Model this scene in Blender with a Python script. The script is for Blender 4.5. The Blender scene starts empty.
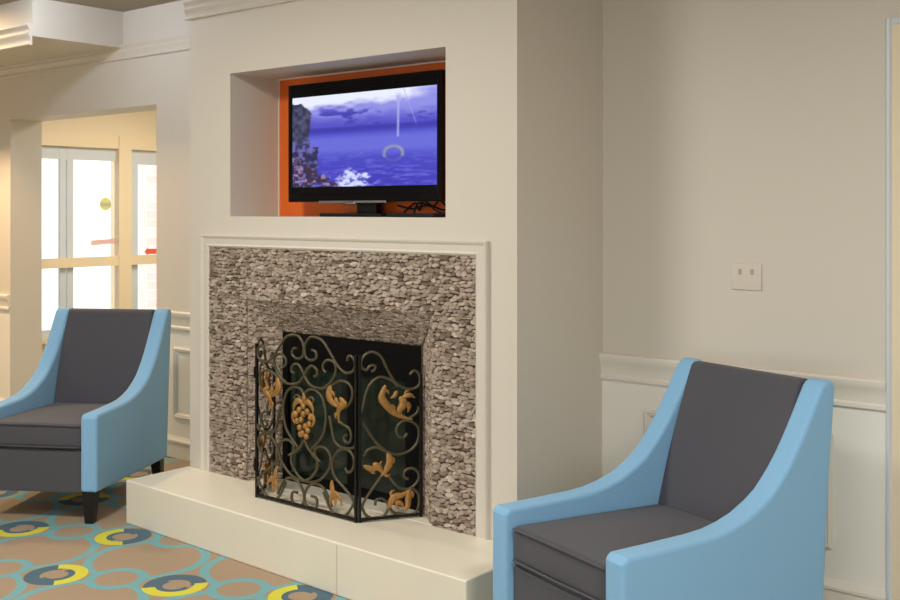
import bpy, bmesh, math, random
from mathutils import Vector, Matrix
random.seed(7)
C = bpy.context.scene.collection
PI = math.pi

# ------------------------------------------------------------------ materials
def lin(c):
    return tuple(((v/255)/12.92 if v/255 <= 0.04045 else (((v/255)+0.055)/1.055)**2.4) for v in c) + (1.0,)

def new_mat(name):
    m = bpy.data.materials.new(name); m.use_nodes = True
    nt = m.node_tree
    return m, nt, nt.nodes['Principled BSDF']

def mat(name, col, rough=0.6, metal=0.0, spec=0.5, noise=0.0, nscale=20.0, bump=0.0, bscale=200.0, coat=0.0):
    m, nt, b = new_mat(name)
    b.inputs['Base Color'].default_value = lin(col)
    b.inputs['Roughness'].default_value = rough
    b.inputs['Metallic'].default_value = metal
    b.inputs['Specular IOR Level'].default_value = spec
    if coat: b.inputs['Coat Weight'].default_value = coat
    tc = nt.nodes.new('ShaderNodeTexCoord')
    if noise:
        n = nt.nodes.new('ShaderNodeTexNoise'); n.inputs['Scale'].default_value = nscale
        n.inputs['Detail'].default_value = 4
        nt.links.new(tc.outputs['Object'], n.inputs['Vector'])
        mx = nt.nodes.new('ShaderNodeMix'); mx.data_type = 'RGBA'
        a = lin(col)
        mx.inputs[6].default_value = tuple(max(0, v*(1-noise)) for v in a[:3]) + (1,)
        mx.inputs[7].default_value = tuple(min(1, v*(1+noise)) for v in a[:3]) + (1,)
        nt.links.new(n.outputs['Fac'], mx.inputs[0])
        nt.links.new(mx.outputs[2], b.inputs['Base Color'])
    if bump:
        n = nt.nodes.new('ShaderNodeTexNoise'); n.inputs['Scale'].default_value = bscale
        nt.links.new(tc.outputs['Object'], n.inputs['Vector'])
        bp = nt.nodes.new('ShaderNodeBump'); bp.inputs['Strength'].default_value = bump
        bp.inputs['Distance'].default_value = 0.002
        nt.links.new(n.outputs['Fac'], bp.inputs['Height'])
        nt.links.new(bp.outputs['Normal'], b.inputs['Normal'])
    return m

def fabric(name, col):
    m, nt, b = new_mat(name)
    b.inputs['Roughness'].default_value = 0.9
    b.inputs['Specular IOR Level'].default_value = 0.2
    b.inputs['Sheen Weight'].default_value = 0.15
    tc = nt.nodes.new('ShaderNodeTexCoord')
    n = nt.nodes.new('ShaderNodeTexNoise'); n.inputs['Scale'].default_value = 350
    n.inputs['Detail'].default_value = 2
    nt.links.new(tc.outputs['Object'], n.inputs['Vector'])
    mx = nt.nodes.new('ShaderNodeMix'); mx.data_type = 'RGBA'
    a = lin(col)
    mx.inputs[6].default_value = tuple(v*0.85 for v in a[:3]) + (1,)
    mx.inputs[7].default_value = tuple(min(1, v*1.15) for v in a[:3]) + (1,)
    nt.links.new(n.outputs['Fac'], mx.inputs[0])
    nt.links.new(mx.outputs[2], b.inputs['Base Color'])
    bp = nt.nodes.new('ShaderNodeBump'); bp.inputs['Strength'].default_value = 0.15
    bp.inputs['Distance'].default_value = 0.001
    nt.links.new(n.outputs['Fac'], bp.inputs['Height'])
    nt.links.new(bp.outputs['Normal'], b.inputs['Normal'])
    return m

M = dict(
    wall=mat('wall_paint', (213, 205, 193), 0.55, bump=0.05, bscale=120),
    wallwarm=mat('cream_paint', (240, 222, 188), 0.6),
    white=mat('white_trim', (228, 221, 209), 0.4),
    crown=mat('crown_paint', (213, 205, 193), 0.45),
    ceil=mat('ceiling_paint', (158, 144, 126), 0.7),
    hearth=mat('hearth_paint', (236, 229, 212), 0.35, noise=0.03, nscale=3),
    orange=mat('orange_paint', (226, 104, 24), 0.5),
    blue=fabric('blue_fabric', (135, 183, 221)),
    grey=fabric('charcoal_fabric', (82, 81, 88)),
    leg=mat('black_lacquer', (18, 15, 16), 0.35),
    black=mat('black_plastic', (7, 7, 9), 0.4, spec=0.3),
    gloss=mat('gloss_black_plastic', (5, 5, 9), 0.2, spec=0.25),
    chrome=mat('satin_chrome', (170, 168, 166), 0.3, metal=0.9),
    iron=mat('dark_bronze_iron', (84, 77, 56), 0.45, metal=0.4, noise=0.5, nscale=18),
    ironblack=mat('black_iron', (24, 22, 20), 0.45, metal=0.5),
    gold=mat('antique_gold', (164, 120, 62), 0.45, metal=0.35, noise=0.6, nscale=60),
    firebox=mat('soot_black', (10, 10, 10), 0.8),
    insert=mat('black_steel', (5, 5, 5), 0.6, spec=0.15),
    sticker_y=mat('yellow_decal', (232, 230, 140), 0.5),  # decal colours paled to stand in for glare at the window
    sticker_b=mat('grey_decal', (196, 200, 178), 0.5),
    sticker_r=mat('red_decal', (236, 100, 70), 0.5),
    sticker_p=mat('glare_paled_decal', (244, 200, 192), 0.5),
    dado=mat('dado_paint', (236, 231, 222), 0.4),
    milk=mat('milk_glass', (240, 242, 246), 0.3),
    cream=mat('door_cream', (232, 216, 188), 0.5),
    alu=mat('white_aluminium', (214, 220, 226), 0.35),
    yellowtrim=mat('cream_yellow_trim', (242, 222, 186), 0.45),
    ground=mat('pale_paving', (244, 243, 241), 0.8),
    plate=mat('painted_plate', (216, 206, 194), 0.45),
    slot=mat('dark_port', (178, 164, 150), 0.6),
    darkgroove=mat('hearth_joint', (196, 184, 166), 0.7),  # joint between hearth slabs, slightly darker than the hearth
)

def glass_mat(name, tint, refl):
    m = bpy.data.materials.new(name); m.use_nodes = True
    nt = m.node_tree; nt.nodes.clear()
    o = nt.nodes.new('ShaderNodeOutputMaterial')
    t = nt.nodes.new('ShaderNodeBsdfTransparent'); t.inputs['Color'].default_value = tint
    g = nt.nodes.new('ShaderNodeBsdfGlossy'); g.inputs['Roughness'].default_value = 0.02
    f = nt.nodes.new('ShaderNodeFresnel'); f.inputs['IOR'].default_value = 1.45
    mu = nt.nodes.new('ShaderNodeMath'); mu.operation = 'MULTIPLY'; mu.inputs[1].default_value = refl
    mx = nt.nodes.new('ShaderNodeMixShader')
    nt.links.new(f.outputs[0], mu.inputs[0]); nt.links.new(mu.outputs[0], mx.inputs[0])
    nt.links.new(t.outputs[0], mx.inputs[1]); nt.links.new(g.outputs[0], mx.inputs[2])
    nt.links.new(mx.outputs[0], o.inputs['Surface'])
    return m
_b = M['milk'].node_tree.nodes['Principled BSDF']
_b.inputs['Emission Color'].default_value = (.80, .88, 1, 1); _b.inputs['Emission Strength'].default_value = 260
M['glass'] = glass_mat('window_glass', (0.97, 0.98, 0.98, 1), 1.0)

def fire_glass():
    m, nt, b = new_mat('glass_green_reflection')
    b.inputs['Base Color'].default_value = (0.010, 0.026, 0.018, 1)
    b.inputs['Roughness'].default_value = 0.16
    tc = nt.nodes.new('ShaderNodeTexCoord')
    mp = nt.nodes.new('ShaderNodeMapping'); mp.inputs['Scale'].default_value = (14, 1, 1.2)
    n = nt.nodes.new('ShaderNodeTexNoise'); n.inputs['Scale'].default_value = 2.0
    nt.links.new(tc.outputs['Object'], mp.inputs[0]); nt.links.new(mp.outputs[0], n.inputs['Vector'])
    cr = nt.nodes.new('ShaderNodeValToRGB')
    cr.color_ramp.elements[0].position = 0.38; cr.color_ramp.elements[0].color = (0.004, 0.008, 0.006, 1)
    cr.color_ramp.elements[1].position = 0.68; cr.color_ramp.elements[1].color = (0.010, 0.026, 0.018, 1)  # green streaks paint a reflection into the dark door glass
    nt.links.new(n.outputs['Fac'], cr.inputs[0]); nt.links.new(cr.outputs[0], b.inputs['Base Color'])
    return m
M['fireglass'] = fire_glass()

def stone_mat():
    m, nt, b = new_mat('split_stone')
    g = nt.nodes.new('ShaderNodeNewGeometry')
    cr = nt.nodes.new('ShaderNodeValToRGB')
    cols = [(0.0, (112, 96, 80)), (0.15, (146, 128, 112)), (0.38, (172, 156, 140)), (0.6, (188, 170, 154)),
            (0.8, (164, 148, 138)), (0.92, (206, 190, 174)), (1.0, (128, 110, 94))]
    e = cr.color_ramp.elements
    e[0].position = 0; e[0].color = lin(cols[0][1]); e[1].position = 1; e[1].color = lin(cols[-1][1])
    for p, c in cols[1:-1]:
        q = e.new(p); q.color = lin(c)
    nt.links.new(g.outputs['Random Per Island'], cr.inputs[0])
    tc = nt.nodes.new('ShaderNodeTexCoord')
    n = nt.nodes.new('ShaderNodeTexNoise'); n.inputs['Scale'].default_value = 60; n.inputs['Detail'].default_value = 5
    nt.links.new(tc.outputs['Object'], n.inputs['Vector'])
    mr = nt.nodes.new('ShaderNodeMapRange'); mr.inputs[1].default_value = 0.25; mr.inputs[2].default_value = 0.75
    mr.inputs[3].default_value = 0.72; mr.inputs[4].default_value = 1.15
    nt.links.new(n.outputs['Fac'], mr.inputs[0])
    mx = nt.nodes.new('ShaderNodeMix'); mx.data_type = 'RGBA'; mx.blend_type = 'MULTIPLY'; mx.inputs[0].default_value = 1
    nt.links.new(cr.outputs[0], mx.inputs[6]); nt.links.new(mr.outputs[0], mx.inputs[7])
    nt.links.new(mx.outputs[2], b.inputs['Base Color'])
    bp = nt.nodes.new('ShaderNodeBump'); bp.inputs['Strength'].default_value = 0.6; bp.inputs['Distance'].default_value = 0.006
    nt.links.new(n.outputs['Fac'], bp.inputs['Height']); nt.links.new(bp.outputs['Normal'], b.inputs['Normal'])
    b.inputs['Roughness'].default_value = 0.85
    return m
M['stone'] = stone_mat()
M['mortar'] = mat('stone_backing', (84, 71, 58), 0.9)

def brick_mat():
    m, nt, b = new_mat('outdoor_brick')
    tc = nt.nodes.new('ShaderNodeTexCoord')
    mp = nt.nodes.new('ShaderNodeMapping'); mp.inputs['Rotation'].default_value = (PI/2, 0, PI/2)
    br = nt.nodes.new('ShaderNodeTexBrick'); br.inputs['Scale'].default_value = 4.0
    br.inputs['Color1'].default_value = lin((242, 214, 208)); br.inputs['Color2'].default_value = lin((236, 200, 194))  # brick colours paled to stand in for overexposed light outdoors
    br.inputs['Mortar'].default_value = lin((250, 246, 244))
    nt.links.new(tc.outputs['Object'], mp.inputs[0]); nt.links.new(mp.outputs[0], br.inputs['Vector'])
    nt.links.new(br.outputs['Color'], b.inputs['Base Color'])
    return m
M['brick'] = brick_mat()

# node expressions for the carpet
class X:
    nt = None
    def __init__(s, sock): s.s = sock
    @staticmethod
    def op(o, *a):
        n = X.nt.nodes.new('ShaderNodeMath'); n.operation = o
        for i, v in enumerate(a):
            if isinstance(v, X): X.nt.links.new(v.s, n.inputs[i])
            else: n.inputs[i].default_value = v
        return X(n.outputs[0])
    def __add__(s, o): return X.op('ADD', s, o)
    def __sub__(s, o): return X.op('SUBTRACT', s, o)
    def __mul__(s, o): return X.op('MULTIPLY', s, o)
    __radd__ = __add__; __rmul__ = __mul__
    def lt(s, o): return X.op('LESS_THAN', s, o)
    def gt(s, o): return X.op('GREATER_THAN', s, o)
def hyp(a, b): return X.op('SQRT', a*a + b*b)
def cell(v, off):                                  # distance in cells from the nearest lattice line
    w = v + (0.5 - off)
    return X.op('FRACT', w) - 0.5
def band(d, r, w): return X.op('ABSOLUTE', d - r).lt(w)

def carpet_mat():
    m, nt, b = new_mat('patterned_carpet'); X.nt = nt
    tc = nt.nodes.new('ShaderNodeTexCoord'); sp = nt.nodes.new('ShaderNodeSeparateXYZ')
    wn = nt.nodes.new('ShaderNodeTexNoise'); wn.inputs['Scale'].default_value = 3
    nt.links.new(tc.outputs['Object'], wn.inputs['Vector'])
    nt.links.new(tc.outputs['Object'], sp.inputs[0])
    x0, y0 = X(sp.outputs[0]) + 3.476, X(sp.outputs[1]) + (-2.546)
    S = 0.518
    ca, sa = math.cos(math.radians(26.3))/S, math.sin(math.radians(26.3))/S
    u = x0*ca + y0*sa; v = x0*sa - y0*ca
    # ring at every lattice point, alternately turned
    ru, rv = cell(u, 0)*S, cell(v, 0)*S
    iu = X.op('ROUND', u); iv = X.op('ROUND', v)
    k = X.op('FRACT', (iu + 1.0 + iv*2.0)*0.25 + 0.02)*4.0
    th = X.op('FLOOR', k)*(PI/2) - PI/4                     # each ring a quarter turn on from its neighbour
    ct, sn = X.op('COSINE', th), X.op('SINE', th)
    pu = ru*ct + rv*sn; pv = rv*ct - ru*sn
    d = hyp(ru, rv)
    d_in = hyp(pu - 0.004, pv - 0.004)
    slate = X.op('MAXIMUM', band(d, 0.090, 0.030)*(pu + pv*0.3).lt(0.022), band(d_in, 0.063, 0.019)*(pv + pu*0.4).gt(-0.012))
    yellow = band(d, 0.099, 0.025)*(pu + pv*0.3).gt(0.002)
    # small loops halfway along the rows
    su, sv = cell(u, 0.5)*S, cell(v, -0.03)*S
    ds = hyp(su, sv)
    loop = band(ds, 0.103, 0.019)
    # large circles at the cell centres
    bu, bv = cell(u, 0.5)*S, cell(v, 0.5)*S
    big = band(hyp(bu, bv), 0.236, 0.019)*ds.gt(0.1)*d.gt(0.125)
    bu2 = cell(u, 0.0)*S; bv2 = cell(v, 0.5)*S
    teal = X.op('MAXIMUM', loop, big)
    def mixc(a, c, f):
        mx = nt.nodes.new('ShaderNodeMix'); mx.data_type = 'RGBA'
        nt.links.new(f.s, mx.inputs[0])
        if isinstance(a, tuple): mx.inputs[6].default_value = a
        else: nt.links.new(a, mx.inputs[6])
        mx.inputs[7].default_value = c
        return mx.outputs[2]
    c = mixc(lin((168, 148, 126)), lin((120, 174, 182)), teal)
    c = mixc(c, lin((88, 112, 128)), slate)
    c = mixc(c, lin((216, 210, 78)), yellow)
    n = nt.nodes.new('ShaderNodeTexNoise'); n.inputs['Scale'].default_value = 260
    nt.links.new(tc.outputs['Object'], n.inputs['Vector'])
    mr = nt.nodes.new('ShaderNodeMapRange'); mr.inputs[3].default_value = 0.75; mr.inputs[4].default_value = 1.2
    nt.links.new(n.outputs['Fac'], mr.inputs[0])
    mx = nt.nodes.new('ShaderNodeMix'); mx.data_type = 'RGBA'; mx.blend_type = 'MULTIPLY'; mx.inputs[0].default_value = 1
    nt.links.new(c, mx.inputs[6]); nt.links.new(mr.outputs[0], mx.inputs[7])
    nt.links.new(mx.outputs[2], b.inputs['Base Color'])
    bp = nt.nodes.new('ShaderNodeBump'); bp.inputs['Strength'].default_value = 0.3; bp.inputs['Distance'].default_value = 0.003
    nt.links.new(n.outputs['Fac'], bp.inputs['Height']); nt.links.new(bp.outputs['Normal'], b.inputs['Normal'])
    b.inputs['Roughness'].default_value = 0.95; b.inputs['Specular IOR Level'].default_value = 0.1
    return m
M['carpet'] = carpet_mat()

# ------------------------------------------------------------------ mesh helpers
def box(bm, x0, x1, y0, y1, z0, z1):
    r = bmesh.ops.create_cube(bm, size=1)
    for v in r['verts']:
        v.co = Vector((x0 + (v.co.x+.5)*(x1-x0), y0 + (v.co.y+.5)*(y1-y0), z0 + (v.co.z+.5)*(z1-z0)))
    return r['verts']

def prism(bm, prof, a0, a1, axis='x'):
    """closed profile polygon swept along an axis: 'x' profile is (y,z), 'y' profile is (x,z), 'z' profile is (x,y)"""
    def P(a, p):
        return {'x': (a, p[0], p[1]), 'y': (p[0], a, p[1]), 'z': (p[0], p[1], a)}[axis]
    A = [bm.verts.new(P(a0, p)) for p in prof]; B = [bm.verts.new(P(a1, p)) for p in prof]
    n = len(prof)
    bm.faces.new(A); bm.faces.new(B[::-1])
    for i in range(n):
        j = (i+1) % n
        bm.faces.new((A[i], B[i], B[j], A[j]))

def catmull(pts, n=6):
    P = [Vector(p) for p in pts]
    if len(P) < 3: return P
    out = []
    for i in range(len(P)-1):
        p0 = P[i-1] if i else P[0]*2 - P[1]
        p1, p2 = P[i], P[i+1]
        p3 = P[i+2] if i+2 < len(P) else P[-1]*2 - P[-2]
        for k in range(n):
            t = k/n
            out.append(0.5*((2*p1) + (p2-p0)*t + (2*p0-5*p1+4*p2-p3)*t*t + (3*p1-p0-3*p2+p3)*t**3))
    out.append(P[-1])
    return out

def tube(bm, pts, rad, seg=8, flat=1.0, nrm=None):
    """tube along pts; rad number or function of 0..1; flat squashes along nrm"""
    P = [Vector(p) for p in pts]; n = len(P); rings = []
    prevn = Vector(nrm) if nrm else None
    for i, p in enumerate(P):
        t = (P[min(i+1, n-1)] - P[max(i-1, 0)])
        if t.length < 1e-9: t = Vector((0, 0, 1))
        t.normalize()
        if prevn is None:
            prevn = t.orthogonal()
        a = prevn - t*prevn.dot(t)
        if a.length < 1e-6: a = t.orthogonal()
        a.normalize(); b_ = t.cross(a)
        if not nrm: prevn = a
        r = rad(i/(n-1)) if callable(rad) else rad
        rings.append([bm.verts.new(p + a*(math.cos(2*PI*k/seg)*r*flat) + b_*(math.sin(2*PI*k/seg)*r)) for k in range(seg)])
    for i in range(n-1):
        for k in range(seg):
            bm.faces.new((rings[i][k], rings[i][(k+1) % seg], rings[i+1][(k+1) % seg], rings[i+1][k]))
    bm.faces.new(rings[0][::-1]); bm.faces.new(rings[-1])

def ball(bm, c, r, s=(1, 1, 1)):
    q = bmesh.ops.create_icosphere(bm, subdivisions=2, radius=r)
    for v in q['verts']: v.co = Vector(c) + Vector((v.co.x*s[0], v.co.y*s[1], v.co.z*s[2]))

def round_box(bm, hx, hy, hz, r, c=(0, 0, 0), n=8, crown=0.0, crown_front=0.0):
    """cushion-like box with rounded edges, slightly crowned top and front"""
    def axis(h):
        e = [-h, -h+.25*r, -h+.6*r, -h+r]
        m = [-h+r + (2*h-2*r)*i/n for i in range(1, n)]
        return e + m + [h-r, h-.6*r, h-.25*r, h]
    ax, ay, az = axis(hx), axis(hy), axis(hz)
    cache = {}
    def V(x, y, z):
        k = (round(x, 6), round(y, 6), round(z, 6))
        if k not in cache:
            p = Vector((x, y, z))
            q = Vector((max(-hx+r, min(hx-r, x)), max(-hy+r, min(hy-r, y)), max(-hz+r, min(hz-r, z))))
            d = p - q
            if d.length > 1e-9: p = q + d.normalized()*r
            if crown and z > 0:
                p.z += crown*(1-(x/hx)**2)*(1-(y/hy)**2)*(z/hz)
            if crown_front and y < 0:
                p.y -= crown_front*(1-(x/hx)**2)*(1-(z/hz)**2)*(-y/hy)
            cache[k] = bm.verts.new(p + Vector(c))
        return cache[k]
    def sheet(A, B, f):
        for i in range(len(A)-1):
            for j in range(len(B)-1):
                bm.faces.new((f(A[i], B[j]), f(A[i+1], B[j]), f(A[i+1], B[j+1]), f(A[i], B[j+1])))
    sheet(ax, ay, lambda a, b: V(a, b, hz)); sheet(ax, ay, lambda a, b: V(a, b, -hz))
    sheet(ax, az, lambda a, b: V(a, -hy, b)); sheet(ax, az, lambda a, b: V(a, hy, b))
    sheet(ay, az, lambda a, b: V(-hx, a, b)); sheet(ay, az, lambda a, b: V(hx, a, b))

def obj(name, bm, m, parent=None, smooth=None, bevel=0.0, segs=2, wn=False):
    bmesh.ops.recalc_face_normals(bm, faces=bm.faces[:])
    me = bpy.data.meshes.new(name); bm.to_mesh(me); bm.free()
    o = bpy.data.objects.new(name, me); C.objects.link(o)
    me.materials.append(m)
    if smooth is not None:
        for p in me.polygons: p.use_smooth = True
        me.set_sharp_from_angle(angle=math.radians(smooth))
    if bevel:
        md = o.modifiers.new('bevel', 'BEVEL'); md.width = bevel; md.segments = segs; md.limit_method = 'ANGLE'
        md.angle_limit = math.radians(35)
        md.harden_normals = False
    if wn:
        md = o.modifiers.new('weighted', 'WEIGHTED_NORMAL'); md.keep_sharp = True; md.weight = 80
    if parent: o.parent = parent
    return o

def thing(name, label, cat, loc=(0, 0, 0), rotz=0.0, group=None):
    o = bpy.data.objects.new(name, None); C.objects.link(o)
    o.empty_display_size = 0.1
    o.location = loc; o.rotation_euler = (0, 0, rotz)
    o['label'] = label; o['category'] = cat
    if group: o['group'] = group
    return o

def tag(o, label, cat, group=None):
    o['label'] = label; o['category'] = cat
    if group: o['group'] = group
    return o

def struct(name, bm, m, parent=None, **k):
    o = obj(name, bm, m, parent, **k)
    if not parent: o['kind'] = 'structure'
    return o
B = bmesh.new

# ------------------------------------------------------------------ measurements
CH0, CH1, CHY = -4.335, -2.366, 3.264          # chimney breast
WY, WT = 3.87, 0.237                           # back wall and its thickness
CEIL = 2.675
NX0, NX1, NZ0, NZ1, NY = -4.03, -2.712, 1.42, 2.092, 3.568   # television niche
RX0, RX1, RY0 = -8.5, 2.5, -3.0

# ------------------------------------------------------------------ the setting
bm = B(); box(bm, RX0, RX1, RY0, 7.2, -0.1, 0.0); struct('floor', bm, M['carpet'])
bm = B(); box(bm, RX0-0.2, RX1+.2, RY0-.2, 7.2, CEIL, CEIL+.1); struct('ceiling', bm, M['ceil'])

# back wall with the opening on the left and the doorway on the right
OX0, OX1, OZ = -7.17, -5.465, 2.083
DX0, DX1, DZ = -1.13, -0.22, 2.04
bm = B()
box(bm, RX0, OX0, WY, WY+WT, 0, CEIL); box(bm, OX1, DX0, WY, WY+WT, 0, CEIL)
box(bm, OX0, OX1, WY, WY+WT, OZ, CEIL)
box(bm, DX0, DX1, WY, WY+WT, DZ, CEIL); box(bm, DX1, RX1, WY, WY+WT, 0, CEIL)
struct('wall_back', bm, M['wall'])
bm = B(); box(bm, RX1, RX1+.2, RY0, 7.2, 0, CEIL); struct('wall_right', bm, M['wall'])
bm = B(); box(bm, RX0-.2, RX0, RY0, 4.2, 0, CEIL); struct('wall_left', bm, M['wall'])
bm = B()
for a, b in ((RX0-.2, -7.4), (-4.4, -.9), (2.2, RX1+.2)): box(bm, a, b, RY0-.2, RY0, 0, CEIL)
for a, b in ((-7.4, -4.4), (-.9, 2.2)):
    box(bm, a, b, RY0-.2, RY0, 0, .6); box(bm, a, b, RY0-.2, RY0, 2.0, CEIL)
struct('wall_front', bm, M['wall'])

# chimney breast: niche above, firebox opening below
FX0, FX1, FZ = -3.90, -2.775, 1.035
bm = B()
box(bm, CH0, NX0, CHY, NY, NZ0, NZ1); box(bm, NX1, CH1, CHY, NY, NZ0, NZ1)
box(bm, CH0, CH1, CHY, NY, NZ1, CEIL); box(bm, CH0, CH1, CHY, NY, FZ, NZ0)
box(bm, CH0, CH1, NY, WY, FZ, NZ0); box(bm, CH0, CH1, NY, WY, NZ1, CEIL); box(bm, CH0, NX0, NY, WY, NZ0, NZ1); box(bm, NX1, CH1, NY, WY, NZ0, NZ1)
box(bm, CH0, FX0, CHY, WY, 0, FZ); box(bm, FX1, CH1, CHY, WY, 0, FZ)
struct('wall_chimney', bm, M['wall'])
bm = B(); box(bm, NX0, NX1, NY, NY+.02, NZ0, NZ1); o = struct('wall_niche', bm, M['orange'])
bm = B(); box(bm, NX0, NX0+.006, NY-.006, NY, NZ0, NZ1); box(bm, NX0+.006, NX1, NY-.006, NY, NZ1-.006, NZ1)
struct('trim_niche', bm, M['white'])

# ceiling soffit over the left end, with a moulding along its foot
bm = B(); box(bm, RX0, -5.81, 3.27, WY, 2.452, CEIL); struct('ceiling_soffit', bm, M['wall'])
def mould(z0, z1, y, d):          # beaded moulding facing -Y
    h = z1-z0
    q = [(0, 0), (.45, 0), (.55, .04), (.55, .10), (.30, .14), (.30, .22), (.42, .36), (.66, .50), (.72, .56), (.72, .62), (.50, .66), (.50, .72),
         (.62, .80), (.92, .90), (1, .94), (1, 1), (0, 1)]
    return [(y-a*d, z0+b*h) for a, b in q]
bm = B(); prism(bm, mould(2.40, 2.52, 3.27, .035), RX0, -5.81); struct('trim_soffit', bm, M['crown'], smooth=30)
# crown moulding
CZ0, CZ1, CD = 2.378, 2.466, .026
bm = B()
prism(bm, mould(CZ0, CZ1, WY, CD), RX0, CH0)
prism(bm, mould(CZ0, CZ1, CHY, CD), CH0-CD, CH1+CD)
prism(bm, mould(CZ0, CZ1, WY, CD), CH1, RX1)
prism(bm, [(CH1-(p[0]-CHY), p[1]) for p in mould(CZ0, CZ1, CHY, CD)], CHY, WY, 'y')
prism(bm, [(CH0+(p[0]-CHY), p[1]) for p in mould(CZ0, CZ1, CHY, CD)], CHY, WY, 'y')
struct('trim_crown', bm, M['crown'], smooth=30)
# chair rail and baseboard
def rail(y):
    return [(y, .754), (y-.018, .754), (y-.018, .766), (y-.011, .773), (y-.014, .80), (y-.021, .823), (y-.026, .832), (y-.026, .850), (y-.021, .857), (y, .857)]
def base(y):
    return [(y, 0), (y-.018, 0), (y-.018, .088), (y-.026, .094), (y-.026, .104), (y-.016, .112), (y-.009, .125), (y, .125)]
bm = B()
for a, b in ((RX0, OX0-.0), (OX1+.0, CH0), (CH1, -1.215)): prism(bm, rail(WY), a, b)
struct('trim_chairrail', bm, M['white'], smooth=30)
bm = B()
for a, b in ((RX0, OX0), (OX1, CH0), (CH1, -1.215)): prism(bm, base(WY), a, b)
struct('baseboard_back', bm, M['white'], smooth=30)
bm = B(); prism(bm, [(CH1+(CHY-p[0]), p[1]) for p in base(CHY)], CHY, WY-.03, 'y'); struct('baseboard_chimney', bm, M['white'], smooth=30)
# white painted dado below the rail
bm = B(); box(bm, OX1, CH0, WY-.004, WY, 0, .77); box(bm, CH1, -1.2, WY-.004, WY, 0, .77); box(bm, RX0, OX0, WY-.004, WY, 0, .77)
struct('wall_dado', bm, M['dado'])
# applied panel frames
def frame_y(bm, x0, x1, z0, z1, y, w, d):
    def ring(ins, dep): return [Vector((x0+ins, y-dep, z0+ins)), Vector((x1-ins, y-dep, z0+ins)), Vector((x1-ins, y-dep, z1-ins)), Vector((x0+ins, y-dep, z1-ins))]
    prof = [(0, 0), (.1*w, .7*d), (.35*w, d), (.5*w, .75*d), (.65*w, .8*d), (.9*w, .4*d), (w, 0)]
    R = [[bm.verts.new(p) for p in ring(*q)] for q in prof]
    for i in range(len(R)-1):
        for k in range(4):
            bm.faces.new((R[i][k], R[i][(k+1) % 4], R[i+1][(k+1) % 4], R[i+1][k]))
for i, (a, b) in enumerate(((-5.285, -4.5), (-2.17, -1.405), (-8.3, -7.35))):
    bm = B(); frame_y(bm, a, b, .232, .648, WY-.003, .032, .016); struct('trim_%d' % (i+1), bm, M['white'])

# doorway casing and door at the far right
bm = B()
prism(bm, [(-1.217, WY), (-1.217, WY-.014), (-1.212, WY-.022), (-1.202, WY-.024), (-1.196, WY-.016), (-1.196, WY)], 0, 2.112, 'z')
prism(bm, [(-.134, WY), (-.134, WY-.014), (-.138, WY-.022), (-.148, WY-.024), (-.154, WY-.016), (-.154, WY)], 0, 2.112, 'z')
box(bm, -1.196, -.154, WY-.022, WY, 2.092, 2.112)
struct('trim_door', bm, M['alu'])
bm = B()
box(bm, -1.196, -1.13, WY-.016, WY, 0, 2.092); box(bm, -.22, -.154, WY-.016, WY, 0, 2.092); box(bm, -1.13, -.22, WY-.016, WY, 2.04, 2.092)
struct('trim_casing', bm, M['cream'])
bm = B(); box(bm, -1.13, -.22, WY+.06, WY+.10, 0.005, 2.04)
d1 = struct('door_1', bm, M['cream'])
bm = B(); frame_y(bm, -1.0, -.35, .2, .9, WY+.06, .03, .012); frame_y(bm, -1.0, -.35, 1.05, 1.9, WY+.06, .03, .012)
obj('door_panel', bm, M['cream'], d1)
bm = B(); tube(bm, [(-1.06, WY+.06, 1.0), (-1.06, WY+.01, 1.0)], .01); ball(bm, (-1.06, WY+.0, 1.0), .027); obj('door_knob', bm, M['chrome'], d1, smooth=40)

# vestibule behind the opening
bm = B(); box(bm, RX0-.14, -4.0, 7.0, 7.2, 0, CEIL); struct('wall_vestibule', bm, M['wallwarm'])
bm = B(); box(bm, -4.2, -4.0, WY+WT, 7.0, 0, CEIL); struct('wall_vestibule_side', bm, M['wallwarm'])
bm = B(); box(bm, RX0-.14, RX0, 4.107, 7.0, 2.118, CEIL); box(bm, RX0-.14, RX0, 4.107, 7.0, 0, .32); box(bm, RX0-.14, RX0, 4.107, 4.3, .32, 2.118)
box(bm, RX0-.14, RX0, 6.9, 7.0, .32, 2.118)
struct('wall_window', bm, M['wallwarm'])
# the window: cream header, post, middle rail and sill, white aluminium sashes, glass
bm = B(); box(bm, RX0-.08, RX0+.008, 4.3, 5.612, 2.001, 2.118); box(bm, RX0-.08, RX0+.008, 5.745, 6.9, 2.001, 2.118)
w1 = struct('window_1', bm, M['yellowtrim'])
bm = B(); box(bm, RX0-.13, RX0+.012, 5.615, 5.745, .32, 2.118); obj('post', bm, M['yellowtrim'], w1)
bm = B(); box(bm, RX0-.036, RX0+.004, 4.3, 5.615, .95, 1.035); box(bm, RX0-.036, RX0+.004, 5.745, 6.9, .95, 1.035); obj('middle_rail', bm, M['yellowtrim'], w1)
bm = B(); box(bm, RX0-.13, RX0+.05, 4.3, 6.9, .32, .36); obj('sill', bm, M['yellowtrim'], w1)
bm = B()
xa, xb = RX0-.072, RX0-.040
for y0, y1 in ((5.06, 5.115), (5.13, 5.19), (5.77, 5.845), (4.3, 4.36), (6.84, 6.9)): box(bm, xa, xb, y0, y1, .36, 2.0)
box(bm, xa+.001, xb-.002, 4.3, 5.615, 1.89, 1.999); box(bm, xa+.001, xb-.002, 5.745, 6.9, 1.87, 1.999)
box(bm, xa+.001, xb-.002, 4.3, 6.9, .361, .42)
obj('sash_frame', bm, M['alu'], w1)
bm = B(); box(bm, xa+.012, xa+.018, 4.3, 5.615, .36, 2.0); box(bm, xa+.012, xa+.018, 5.745, 6.9, .36, 2.0); obj('pane', bm, M['glass'], w1)

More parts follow.
